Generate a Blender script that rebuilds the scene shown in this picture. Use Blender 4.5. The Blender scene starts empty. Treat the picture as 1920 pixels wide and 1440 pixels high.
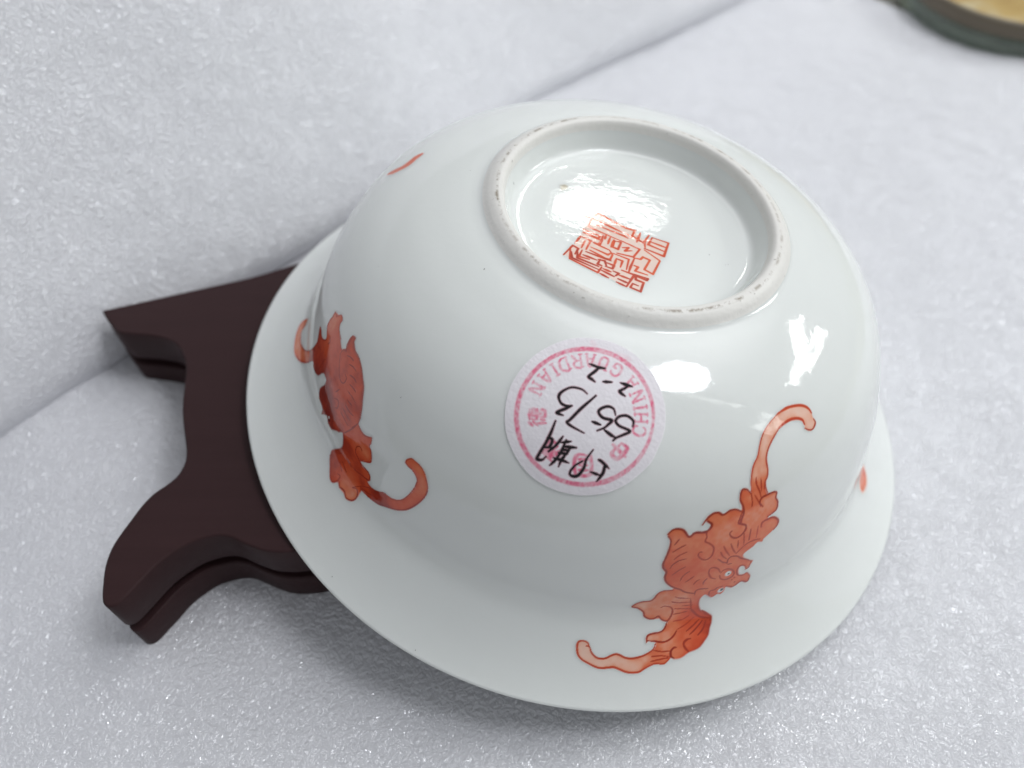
import bpy, bmesh, math, random
import numpy as np
from mathutils import Matrix, Vector
R = math.radians
MM = 0.001
scene = bpy.context.scene
col = scene.collection

# ------------------------------------------------------------------ camera
cam_d = bpy.data.cameras.new('camera')
cam = bpy.data.objects.new('camera', cam_d)
col.objects.link(cam)
RX = Vector((0.9997745, 0.0, -0.0212338))
RY = Vector((0.0129655, 0.7919326, 0.6104708))
RZ = Vector((0.0168157, -0.6106085, 0.7917541))
cam.matrix_world = Matrix(((RX.x, RY.x, RZ.x, -9.514 * MM), (RX.y, RY.y, RZ.y, -84.345 * MM),
                           (RX.z, RY.z, RZ.z, 116.819 * MM), (0, 0, 0, 1)))
cam_d.sensor_width = 36
cam_d.lens = 27.966
cam_d.clip_start = 0.005
cam_d.clip_end = 20
cam_d.dof.use_dof = True
cam_d.dof.focus_distance = 0.102
cam_d.dof.aperture_fstop = 15
scene.camera = cam

# ------------------------------------------------------------------ room light
world = bpy.data.worlds.new('World')
scene.world = world
world.use_nodes = True
bg = world.node_tree.nodes['Background']
bg.inputs[0].default_value = (0.89, 0.92, 0.97, 1)
bg.inputs[1].default_value = 0.31
scene.cycles.use_denoising = True
scene.cycles.denoising_prefilter = "ACCURATE"
vs = scene.view_settings
vs.view_transform = 'Standard'
vs.look = 'None'
vs.exposure = 0.08
vs.gamma = 1.0


def window_lamp(name, elev, az, dist, sx, sy, radiance, color, seed=None, cut=0.45, scale=2.2, roll=0.0, target=(0, 0, 0.03)):
    """an area lamp for a bright window; with a seed the view through it is broken up by foliage"""
    ld = bpy.data.lights.new(name, 'AREA')
    ld.shape = 'RECTANGLE'
    ld.size, ld.size_y = sx, sy
    ld.energy = math.pi * sx * sy * radiance
    ld.color = color
    o = bpy.data.objects.new(name, ld)
    col.objects.link(o)
    d = Vector((math.cos(R(elev)) * math.cos(R(az)), math.cos(R(elev)) * math.sin(R(az)), math.sin(R(elev))))
    o.location = Vector(target) + d * dist
    o.rotation_euler = (d.to_track_quat('Z', 'Y') @ Matrix.Rotation(R(roll), 3, 'Z').to_quaternion()).to_euler()
    if seed is not None:
        ld.use_nodes = True
        nt = ld.node_tree
        em = nt.nodes['Emission']
        g = nt.nodes.new('ShaderNodeNewGeometry')
        add = nt.nodes.new('ShaderNodeVectorMath'); add.operation = 'ADD'; add.inputs[1].default_value = (seed, seed * .7, 0)
        n = nt.nodes.new('ShaderNodeTexNoise'); n.inputs['Scale'].default_value = scale; n.inputs['Detail'].default_value = 4
        mr = nt.nodes.new('ShaderNodeMapRange'); mr.inputs[1].default_value = cut - .05; mr.inputs[2].default_value = cut + .05
        mr.inputs[3].default_value = 0.04
        nt.links.new(g.outputs['Parametric'], add.inputs[0])
        nt.links.new(add.outputs[0], n.inputs['Vector'])
        nt.links.new(n.outputs[0], mr.inputs[0])
        nt.links.new(mr.outputs[0], em.inputs['Strength'])
    return o


def edge_fade(o):
    """a window behind a thin curtain: brightest in the middle, fading to its edges"""
    o.data.use_nodes = True
    nt = o.data.node_tree
    g = nt.nodes.new('ShaderNodeNewGeometry')
    d = nt.nodes.new('ShaderNodeVectorMath'); d.operation = 'DISTANCE'; d.inputs[1].default_value = (.5, .5, 0)
    mr = nt.nodes.new('ShaderNodeMapRange'); mr.interpolation_type = 'SMOOTHSTEP'
    mr.inputs[1].default_value = .5; mr.inputs[2].default_value = .08
    nt.links.new(g.outputs['Parametric'], d.inputs[0])
    nt.links.new(d.outputs['Value'], mr.inputs[0])
    nt.links.new(mr.outputs[0], nt.nodes['Emission'].inputs['Strength'])


# the tall bright window to the right, then the gaps of sky that the glaze mirrors
o = window_lamp('window_lamp', 62, 44, 0.58, 0.78, 0.72, 3.0, (0.98, 0.988, 1.0), target=(0.055, 0.0, 0.03))
edge_fade(o)
o = window_lamp('window_lamp', 58.5, -3, 1.0, 0.22, 0.27, 10, (0.93, 0.95, 1.0), 3.1, .34, 3.4, 20)
o.data.shape = 'ELLIPSE'
window_lamp('window_lamp', 26.0, 12, 1.0, 0.40, 0.095, 10.5, (0.96, 1.0, 0.96), 7.7, .36, 3.0, 6)
window_lamp('window_lamp', 20.5, 13, 1.0, 0.25, 0.10, 10.5, (0.96, 1.0, 0.96), 2.7, .40, 2.6, -14)
window_lamp('window_lamp', 36.6, 70.9, 1.0, 0.060, 0.030, 22, (0.97, 1.0, 0.93), 1.3, .47, 3.0, 15)
window_lamp('window_lamp', 35.2, 67.6, 1.0, 0.12, 0.017, 22, (0.97, 1.0, 0.93), 4.3, .42, 3.2, 8)
window_lamp('window_lamp', 24, -18, 1.0, 0.13, 0.19, 4, (0.97, 1.0, 0.97), 5.2, .45, 2.5, 0)
window_lamp('window_lamp', 46, -16, 1.0, 0.025, 0.34, 4, (0.97, 1.0, 0.97), 6.2, .47, 3.5, 0)


# ------------------------------------------------------------------ helpers
def tag(o, label=None, cat=None, group=None, kind=None):
    for k, v in (('label', label), ('category', cat), ('group', group), ('kind', kind)):
        if v:
            o[k] = v
    return o


def link(name, me, mat, parent=None):
    o = bpy.data.objects.new(name, me)
    col.objects.link(o)
    if mat:
        me.materials.append(mat)
    if parent:
        o.parent = parent
    return o


def np_mesh(name, V, F, smooth=True):
    """V (n,3) metres, F (m,4) or list of lists"""
    me = bpy.data.meshes.new(name)
    V = np.asarray(V, np.float32)
    if isinstance(F, np.ndarray):
        m, k = F.shape
        me.vertices.add(len(V)); me.loops.add(m * k); me.polygons.add(m)
        me.vertices.foreach_set('co', V.ravel())
        me.loops.foreach_set('vertex_index', F.astype(np.int32).ravel())
        me.polygons.foreach_set('loop_start', np.arange(0, m * k, k, dtype=np.int32))
        me.polygons.foreach_set('loop_total', np.full(m, k, np.int32))
        me.update(calc_edges=True)
        me.validate()
    else:
        me.from_pydata([tuple(v) for v in V], [], F)
    me.polygons.foreach_set('use_smooth', np.full(len(me.polygons), smooth))
    return me


def grid_faces(nu, nv, wrap_u=False):
    i = np.arange(nu if wrap_u else nu - 1)[:, None]
    j = np.arange(nv - 1)[None]
    a = i * nv + j
    b = ((i + 1) % nu) * nv + j
    return np.stack([a, b, b + 1, a + 1], -1).reshape(-1, 4)


def lathe(P, n):
    """P (k,2) r,z in mm -> grid about the z axis"""
    t = np.linspace(0, 2 * np.pi, n, endpoint=False)
    V = np.stack([P[None, :, 0] * np.cos(t)[:, None], P[None, :, 0] * np.sin(t)[:, None], np.broadcast_to(P[None, :, 1], (n, len(P)))], -1)
    return V.reshape(-1, 3) * MM, grid_faces(n, len(P), True)


def vnoise(x, y, seed=0):
    """smooth 2-D value noise in -1..1 on arrays"""
    rng = np.random.RandomState(seed)
    T = rng.rand(64, 64) * 2 - 1
    xi = np.floor(x).astype(int); yi = np.floor(y).astype(int)
    fx = x - xi; fy = y - yi
    fx = fx * fx * (3 - 2 * fx); fy = fy * fy * (3 - 2 * fy)
    g = lambda a, b: T[a % 64, b % 64]
    return (g(xi, yi) * (1 - fx) + g(xi + 1, yi) * fx) * (1 - fy) + (g(xi, yi + 1) * (1 - fx) + g(xi + 1, yi + 1) * fx) * fy


def sstep(a, b, x):
    t = np.clip((x - a) / (b - a), 0, 1)
    return t * t * (3 - 2 * t)


# ------------------------------------------------------------------ materials
class NT:
    def __init__(s, name):
        s.m = bpy.data.materials.new(name)
        s.m.use_nodes = True
        s.t = s.m.node_tree
        s.b = s.t.nodes['Principled BSDF']

    def n(s, kind, **kw):
        nd = s.t.nodes.new('ShaderNode' + kind)
        for k, v in kw.items():
            if hasattr(nd, k):
                setattr(nd, k, v)
            else:
                nd.inputs[k.replace('_', ' ')].default_value = v
        return nd

    def l(s, a, b):
        s.t.links.new(a, b)

    def math(s, op, a, b=None, clamp=False):
        nd = s.n('Math', operation=op, use_clamp=clamp)
        for i, v in enumerate((a, b)):
            if v is None:
                continue
            if isinstance(v, (int, float)):
                nd.inputs[i].default_value = v
            else:
                s.l(v, nd.inputs[i])
        return nd.outputs[0]

    def mix(s, f, a, b):
        nd = s.n('Mix', data_type='RGBA')
        for i, v in ((0, f), (6, a), (7, b)):
            if isinstance(v, (int, float)):
                nd.inputs[i].default_value = v
            elif isinstance(v, tuple):
                nd.inputs[i].default_value = v if len(v) == 4 else v + (1,)
            else:
                s.l(v, nd.inputs[i])
        return nd.outputs[2]

    def ramp(s, f, stops):
        nd = s.n('ValToRGB')
        e = nd.color_ramp.elements
        while len(e) < len(stops):
            e.new(.5)
        for q, (p, c) in zip(e, stops):
            q.position = p
            q.color = c + (1,) if len(c) == 3 else c
        s.l(f, nd.inputs[0])
        return nd.outputs[0]

    def bump(s, h, dist, strength=1.0, nrm=None):
        nd = s.n('Bump')
        nd.inputs['Strength'].default_value = strength
        nd.inputs['Distance'].default_value = dist
        s.l(h, nd.inputs['Height'])
        if nrm:
            s.l(nrm, nd.inputs['Normal'])
        return nd.outputs[0]

    def set(s, **kw):
        for k, v in kw.items():
            s.b.inputs[k.replace('_', ' ')].default_value = v


GLAZE = (0.79, 0.815, 0.79)


def glaze_nodes(k):
    """shared look of the fired glaze: hard gloss with a faint orange-peel"""
    co = k.n('TexCoord').outputs['Object']
    n1 = k.n('TexNoise', Scale=900.0, Detail=2.0); k.l(co, n1.inputs['Vector'])
    n2 = k.n('TexNoise', Scale=110.0, Detail=1.0); k.l(co, n2.inputs['Vector'])
    h = k.math('ADD', k.math('MULTIPLY', n1.outputs[0], .22), n2.outputs[0])
    k.l(k.bump(h, 0.00006, 1.0), k.b.inputs['Normal'])
    k.set(Roughness=0.05, IOR=1.5, Specular_IOR_Level=0.55)
    k.b.subsurface_method = 'BURLEY'
    k.set(Subsurface_Weight=0.25, Subsurface_Radius=(1.0, 1.05, 0.9), Subsurface_Scale=0.0018)
    tint = k.n('TexNoise', Scale=45.0, Detail=3.0); k.l(co, tint.inputs['Vector'])
    return k.mix(tint.outputs[0], tuple(c * .985 for c in GLAZE), tuple(min(1, c * 1.015) for c in GLAZE))


def mat_glaze():
    k = NT('glaze')
    k.l(glaze_nodes(k), k.b.inputs['Base Color'])
    return k.m


def mat_painted():
    k = NT('overglaze_enamel')
    g = glaze_nodes(k)
    a = k.n('Attribute', attribute_name='paint')
    k.l(k.mix(a.outputs['Alpha'], g, a.outputs['Color']), k.b.inputs['Base Color'])
    return k.m


def mat_biscuit():
    k = NT('bare_foot_rim')
    co = k.n('TexCoord').outputs['Object']
    sx = k.n('SeparateXYZ'); k.l(co, sx.inputs[0])
    r = k.math('SQRT', k.math('ADD', k.math('MULTIPLY', sx.outputs[0], sx.outputs[0]), k.math('MULTIPLY', sx.outputs[1], sx.outputs[1])))
    n1 = k.n('TexNoise', Scale=520.0, Detail=5.0, Roughness=.75); k.l(co, n1.inputs['Vector'])
    n2 = k.n('TexNoise', Scale=60.0, Detail=2.0); k.l(co, n2.inputs['Vector'])
    # grime worn into the crest of the rim, in patches along it
    edge = k.math('SUBTRACT', 1.0, k.math('DIVIDE', k.math('ABSOLUTE', k.math('SUBTRACT', r, 0.01945)), 0.00034), True)
    dirt = k.math('MULTIPLY', edge, k.ramp(n1.outputs[0], [(.47, (0, 0, 0)), (.58, (1, 1, 1))]))
    dirt = k.math('MULTIPLY', dirt, k.ramp(n2.outputs[0], [(.32, (.15, .15, .15)), (.55, (1, 1, 1))]))
    n3 = k.n('TexNoise', Scale=1500.0, Detail=2.0); k.l(co, n3.inputs['Vector'])
    speck = k.ramp(n3.outputs[0], [(.70, (0, 0, 0)), (.76, (.5, .5, .5))])
    base = k.mix(n1.outputs[0], (0.74, 0.725, 0.685), (0.84, 0.825, 0.785))
    c = k.mix(dirt, base, (0.27, 0.22, 0.165))
    c = k.mix(speck, c, (0.28, 0.25, 0.22))
    k.l(c, k.b.inputs['Base Color'])
    k.l(k.bump(n3.outputs[0], 0.00006, .8), k.b.inputs['Normal'])
    k.set(Roughness=.42)
    return k.m


def mat_sticker():
    k = NT('sticker_paper')
    co = k.n('TexCoord').outputs['Object']
    a = k.n('Attribute', attribute_name='paint')
    n1 = k.n('TexNoise', Scale=2600.0, Detail=3.0); k.l(co, n1.inputs['Vector'])
    n2 = k.n('TexNoise', Scale=700.0, Detail=4.0, Roughness=.7); k.l(co, n2.inputs['Vector'])
    pap = k.mix(n2.outputs[0], (0.80, 0.765, 0.80), (0.92, 0.885, 0.92))
    k.l(k.mix(a.outputs['Alpha'], pap, a.outputs['Color']), k.b.inputs['Base Color'])
    k.l(k.bump(k.math('ADD', n1.outputs[0], n2.outputs[0]), 0.00008, .7), k.b.inputs['Normal'])
    k.set(Roughness=.75, Specular_IOR_Level=.25)
    return k.m


def mat_foam(name='foam'):
    """expanded polyethylene: soft white body under a crinkled clear skin of burst and whole bubbles"""
    k = NT(name)
    co = k.n('TexCoord').outputs['Object']
    w = k.n('TexNoise', Scale=500.0, Detail=2.0); k.l(co, w.inputs['Vector'])
    wv = k.n('VectorMath', operation='SCALE'); k.l(w.outputs['Color'], wv.inputs[0]); wv.inputs['Scale'].default_value = 0.0015
    wa = k.n('VectorMath', operation='ADD'); k.l(co, wa.inputs[0]); k.l(wv.outputs[0], wa.inputs[1])
    v1 = k.n('TexVoronoi', feature='F1', Scale=700.0); k.l(wa.outputs[0], v1.inputs['Vector'])
    v2 = k.n('TexVoronoi', feature='SMOOTH_F1', Scale=900.0, Smoothness=.2); k.l(wa.outputs[0], v2.inputs['Vector'])
    n1 = k.n('TexNoise', Scale=820.0, Detail=2.0, Roughness=.5, Distortion=2.5); k.l(co, n1.inputs['Vector'])
    n2 = k.n('TexNoise', Scale=110.0, Detail=4.0); k.l(co, n2.inputs['Vector'])
    # ridges of the bubble walls
    rim = k.math('SINE', k.math('MULTIPLY', v1.outputs['Distance'], 11.0))
    h = k.math('ADD', k.math('MULTIPLY', rim, .22), k.math('MULTIPLY', n1.outputs[0], 1.0))
    h = k.math('ADD', h, k.math('MULTIPLY', v2.outputs['Distance'], -.45))
    hb = k.math('ADD', k.math('MULTIPLY', n1.outputs[0], .7), k.math('MULTIPLY', v1.outputs['Distance'], -.6))
    hb = k.math('ADD', hb, k.math('MULTIPLY', n2.outputs[0], 3.0))
    k.l(k.bump(hb, 0.0001, 1.0), k.b.inputs['Normal'])
    c = k.mix(n2.outputs[0], (0.69, 0.692, 0.722), (0.75, 0.752, 0.78))
    k.l(c, k.b.inputs['Base Color'])
    k.set(Roughness=.6, Specular_IOR_Level=.2)
    g = k.n('BsdfGlossy', Roughness=.11)
    g.inputs['Color'].default_value = (.96, .97, 1, 1)
    k.l(k.bump(h, 0.0006, 1.0), g.inputs['Normal'])
    mx = k.n('MixShader'); mx.inputs[0].default_value = .24
    k.l(k.b.outputs[0], mx.inputs[1]); k.l(g.outputs[0], mx.inputs[2])
    k.l(mx.outputs[0], k.t.nodes['Material Output'].inputs['Surface'])
    return k.m


def mat_wood():
    k = NT('dark_wood')
    co = k.n('TexCoord').outputs['Object']
    mp = k.n('Mapping'); mp.inputs['Scale'].default_value = (30, 420, 420); mp.inputs['Rotation'].default_value = (0, 0, R(-18)); k.l(co, mp.inputs[0])
    n1 = k.n('TexNoise', Scale=1.0, Detail=5.0, Roughness=.65); k.l(mp.outputs[0], n1.inputs['Vector'])
    n2 = k.n('TexNoise', Scale=2200.0, Detail=2.0); k.l(co, n2.inputs['Vector'])
    c = k.mix(n1.outputs[0], (0.030, 0.0128, 0.0135), (0.047, 0.0205, 0.0215))
    c = k.mix(k.math('MULTIPLY', n2.outputs[0], .35), c, (0.038, 0.022, 0.024))
    k.l(c, k.b.inputs['Base Color'])
    k.l(k.bump(k.math('ADD', n1.outputs[0], n2.outputs[0]), 0.00003, .6), k.b.inputs['Normal'])
    k.set(Roughness=.5, Specular_IOR_Level=.16)
    return k.m


M = {'glaze': mat_glaze(), 'paint': mat_painted(), 'biscuit': mat_biscuit(), 'paper': mat_sticker(), 'foam': mat_foam(), 'wood': mat_wood()}

# brushwork and print, in the surface coordinates of the bowl: (angle * 2000, arc length from the rim in mm * 50)
DATA = {
 'bat1': {'outline':[(4189,1588),(4187,1640),(4190,1683),(4200,1730),(4217,1766),(4248,1804),(4273,1857),(4301,1904),(4347,1947),(4409,1980),(4486,2008),(4579,2018),(4666,2008),(4737,1986),(4780,1952),(4793,1911),(4792,1882),(4805,1860),(4791,1833),(4760,1817),(4722,1824),(4687,1849),(4693,1873),(4687,1903),(4650,1931),(4588,1944),(4518,1938),(4467,1925),(4422,1898),(4368,1858),(4333,1819),(4316,1781),(4314,1745),(4319,1700),(4312,1658),(4296,1631),(4300,1590),(4317,1538),(4363,1537),(4390,1523),(4393,1483),(4404,1450),(4401,1400),(4377,1380),(4339,1362),(4352,1345),(4390,1337),(4425,1299),(4424,1259),(4399,1231),(4373,1212),(4333,1183),(4328,1160),(4291,1173),(4267,1148),(4233,1127),(4206,1102),(4219,1066),(4278,1016),(4297,1004),(4284,966),(4265,943),(4253,936),(4249,964),(4223,984),(4206,976),(4207,944),(4222,904),(4257,895),(4275,899),(4301,872),(4315,831),(4307,787),(4278,803),(4251,821),(4227,802),(4207,787),(4190,781),(4151,810),(4147,791),(4145,763),(4128,741),(4107,754),(4085,734),(4068,732),(4045,754),(4022,778),(4010,775),(3999,749),(3999,713),(4003,680),(4015,645),(4030,622),(4089,573),(4100,547),(4096,505),(4084,472),(4074,427),(4051,392),(4019,354),(3988,339),(3949,331),(3919,311),(3895,301),(3862,302),(3845,313),(3824,290),(3801,277),(3759,288),(3723,274),(3692,254),(3670,238),(3634,234),(3599,241),(3567,257),(3535,271),(3500,266),(3465,261),(3434,269),(3402,285),(3364,308),(3339,327),(3330,359),(3325,398),(3330,425),(3356,435),(3380,424),(3393,397),(3406,365),(3427,339),(3450,327),(3485,330),(3511,348),(3537,361),(3560,356),(3593,337),(3630,333),(3666,340),(3702,358),(3738,382),(3756,408),(3753,438),(3717,449),(3708,436),(3698,448),(3704,476),(3724,495),(3772,500),(3796,515),(3810,543),(3820,576),(3797,582),(3764,606),(3730,603),(3694,615),(3671,635),(3662,672),(3624,708),(3588,720),(3600,756),(3644,779),(3685,794),(3701,839),(3724,874),(3776,884),(3795,893),(3762,930),(3731,972),(3718,1019),(3719,1061),(3692,1105),(3686,1145),(3688,1196),(3694,1249),(3692,1321),(3678,1346),(3667,1372),(3694,1400),(3730,1406),(3765,1394),(3802,1350),(3829,1361),(3853,1371),(3892,1364),(3917,1370),(3935,1391),(3931,1421),(3898,1440),(3875,1422),(3892,1451),(3901,1478),(3938,1494),(3972,1494),(4006,1475),(4050,1493),(4089,1492),(4129,1472),(4125,1511),(4114,1553),(4114,1606),(4147,1618),(4180,1592)],'strokes':[(0.114,0.9,[(4191,1588),(4187,1640),(4190,1683),(4200,1730),(4217,1766),(4248,1804),(4273,1857),(4301,1904),(4347,1947),(4409,1980),(4486,2008)]),(0.121,0.9,[(4792,1872),(4799,1843),(4760,1817),(4722,1824),(4687,1849)]),(0.115,0.9,[(4467,1925),(4422,1898),(4368,1858),(4333,1819),(4316,1781),(4314,1745),(4319,1700),(4312,1658),(4296,1631),(4300,1590),(4317,1545)]),(0.188,0.82,[(4486,2008),(4579,2018),(4665,2007),(4735,1984),(4778,1949),(4793,1911)]),(0.185,0.82,[(4693,1873),(4687,1903),(4649,1928),(4587,1942),(4518,1938),(4467,1925)]),(0.092,0.95,[(4226,1675),(4229,1630),(4253,1578),(4266,1533)]),(0.091,0.95,[(4262,1659),(4266,1613),(4267,1574)]),(0.092,0.95,[(4218,1561),(4247,1512),(4273,1461)]),(0.092,0.95,[(4192,1574),(4203,1524),(4205,1482)]),(0.092,0.95,[(4292,1632),(4289,1580)]),(0.134,1.05,[(4192,1574),(4162,1611),(4126,1619),(4113,1586),(4116,1546),(4140,1500),(4149,1449),(4137,1381),(4175,1352),(4183,1316),(4169,1298)]),(0.137,1.05,[(4288,1456),(4262,1493),(4274,1524),(4310,1533),(4363,1537),(4390,1523),(4385,1489),(4404,1450),(4401,1400),(4377,1380),(4335,1364)]),(0.14,1.05,[(4294,1300),(4303,1334),(4352,1345),(4390,1337),(4425,1299),(4424,1259),(4399,1231)]),(0.157,1.1,[(3878,1419),(3900,1458),(3934,1490),(3972,1493),(4007,1471),(4050,1493),(4089,1492),(4133,1468)]),(0.157,1.1,[(3909,1442),(3939,1410),(3920,1371),(3865,1364),(3829,1365)]),(0.166,1.1,[(3669,1362),(3695,1397),(3731,1403),(3766,1389),(3806,1339),(3830,1359),(3853,1369),(3893,1361),(3915,1355)]),(0.167,1.1,[(3906,1439),(3936,1416),(3931,1387),(3910,1361)]),(0.117,1.0,[(3910,1361),(3920,1324),(3917,1289),(3947,1268),(3978,1235),(3986,1194),(3977,1151),(3947,1132),(3909,1154),(3890,1186),(3898,1207),(3914,1204)]),(0.117,1.0,[(4137,1460),(4128,1419),(4124,1381),(4174,1356),(4179,1319),(4157,1283),(4123,1269),(4088,1288),(4072,1318),(4085,1335)]),(0.137,1.05,[(3674,1352),(3697,1316),(3700,1260),(3693,1190),(3687,1140),(3693,1099),(3721,1055),(3721,1012),(3740,961),(3786,912),(3841,879),(3881,845),(3941,817)]),(0.1,1.0,[(3748,1326),(3727,1284)]),(0.1,1.0,[(3798,1279),(3761,1256),(3726,1226)]),(0.101,1.0,[(3815,1221),(3772,1196),(3746,1165)]),(0.102,1.0,[(3822,1163),(3777,1151),(3747,1119),(3738,1087)]),(0.103,1.0,[(3830,1092),(3792,1061),(3763,1024)]),(0.104,1.0,[(3865,1046),(3835,1011),(3824,963)]),(0.106,1.0,[(3905,992),(3881,966),(3861,945)]),(0.106,1.0,[(3947,951),(3929,937),(3918,908)]),(0.107,1.0,[(3995,945),(3982,923),(3982,897)]),(0.101,1.0,[(4032,1117),(4071,1077),(4101,1062)]),(0.1,1.0,[(4037,1176),(4058,1136),(4092,1101)]),(0.1,1.0,[(4048,1223),(4072,1177),(4105,1127)]),(0.1,1.0,[(4093,1233),(4116,1181),(4143,1137)]),(0.101,1.0,[(4142,1240),(4150,1181)]),(0.101,1.0,[(4172,1305),(4189,1196)]),(0.101,1.0,[(4219,1311),(4220,1218)]),(0.102,1.0,[(4271,1313),(4272,1220)]),(0.106,1.0,[(4306,1195),(4256,1204),(4206,1190),(4171,1157),(4149,1129)]),(0.105,1.0,[(4299,1294),(4293,1331),(4321,1341),(4342,1338)]),(0.106,1.0,[(4103,1054),(4103,1091),(4121,1112),(4165,1099),(4195,1069),(4244,1038),(4285,1003)]),(0.107,1.0,[(4109,1046),(4137,1042)]),(0.11,1.0,[(4282,999),(4278,949),(4253,936)]),(0.109,1.0,[(4255,948),(4238,981),(4208,991),(4194,969),(4196,936),(4213,902),(4250,885),(4276,895),(4309,848)]),(0.111,1.0,[(4311,840),(4301,790),(4251,821),(4206,791),(4150,817)]),(0.106,1.0,[(4055,926),(4020,950),(3998,994),(3994,1033),(4017,1045),(4052,1022),(4074,983)]),(0.109,1.0,[(4080,975),(4093,995),(4124,997),(4162,969),(4179,930),(4167,903),(4129,893),(4093,913),(4076,951)]),(0.108,1.0,[(4026,841),(3980,852),(3948,845),(3949,801)]),(0.11,1.0,[(4050,752),(4042,805),(4075,814),(4089,829),(4125,828)]),(0.101,1.05,[(4189,886),(4193,884)]),(0.101,1.05,[(4174,874),(4179,870)]),(0.101,1.05,[(4200,838),(4204,836)]),(0.081,0.95,[(3827,809),(3856,789),(3931,770)]),(0.081,0.95,[(3813,762),(3854,743),(3940,728)]),(0.083,0.95,[(3932,763),(3952,663)]),(0.125,1.0,[(3797,881),(3742,880),(3712,854),(3701,814),(3682,785),(3639,778),(3605,756),(3587,722),(3624,708),(3662,672),(3674,634),(3704,611),(3734,609),(3759,628),(3780,598),(3817,582),(3837,624),(3838,668),(3820,702),(3781,717),(3759,703)]),(0.127,1.0,[(3817,576),(3806,531),(3782,505),(3724,495),(3704,476),(3703,436)]),(0.128,1.0,[(3702,451),(3755,441),(3803,432),(3837,445),(3862,470),(3876,497)]),(0.138,0.85,[(3755,426),(3743,387),(3702,355),(3666,340),(3630,333),(3593,337),(3560,356),(3537,361),(3511,348),(3485,330),(3450,327),(3427,339),(3406,365),(3393,397),(3374,401)]),(0.139,0.85,[(3393,397),(3380,424),(3356,435),(3330,425),(3325,393),(3335,343),(3359,310),(3402,285),(3434,269),(3465,261),(3500,266),(3535,271),(3567,257),(3599,241),(3634,234),(3670,238),(3692,254),(3723,274),(3759,288),(3801,280),(3824,296),(3843,322)]),(0.1,0.95,[(3748,380),(3791,367),(3838,364)]),(0.1,0.95,[(3735,339),(3791,338),(3834,326)]),(0.1,0.95,[(3731,305),(3782,314),(3829,318)]),(0.099,0.95,[(3948,602),(3909,577),(3853,574)]),(0.098,0.95,[(3933,641),(3892,635),(3851,632)]),(0.097,0.95,[(3951,659),(3897,672),(3849,681)]),(0.097,0.95,[(3956,692),(3892,700)]),(0.096,0.95,[(3939,727),(3874,735),(3820,750)]),(0.095,0.95,[(3901,778),(3834,801)]),(0.098,0.95,[(3942,734),(3960,634)]),(0.099,0.95,[(3981,580),(3931,535),(3881,508)]),(0.153,1.05,[(3862,308),(3845,328),(3845,362),(3862,383),(3876,383)]),(0.153,1.05,[(3949,336),(3925,376),(3921,407),(3941,426),(3963,427)]),(0.154,1.05,[(4030,622),(4089,557),(4084,527)]),(0.152,1.05,[(3958,649),(4013,578),(4078,547)]),(0.118,1.05,[(4057,529),(4039,479),(4007,443)]),(0.118,1.05,[(4036,540),(3999,495),(3957,458)]),(0.117,1.05,[(4014,552),(3978,518),(3937,485)])],'dens':[(4697,1963,0.22),(4525,1950,0.27),(4348,1864,0.29),(4239,1724,0.36),(4238,1565,0.66),(4144,1535,0.6),(4323,1520,0.52),(4350,1287,0.6),(4030,1408,0.58),(3802,1325,0.6),(3765,1014,0.72),(4059,1050,0.66),(4167,883,0.62),(3872,735,0.5),(3657,764,0.45),(3813,598,0.55),(3974,633,0.95),(4055,507,1.0),(4011,424,0.85),(3932,461,0.68),(3821,443,0.5),(3762,339,0.55),(3616,311,0.33),(3468,361,0.26),(3362,403,0.24),(3727,471,0.36)],'white':[(4134,949,0.47),(4120,788,0.48)],'black':[(4138,945,0.16),(4125,793,0.27)]},
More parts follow.
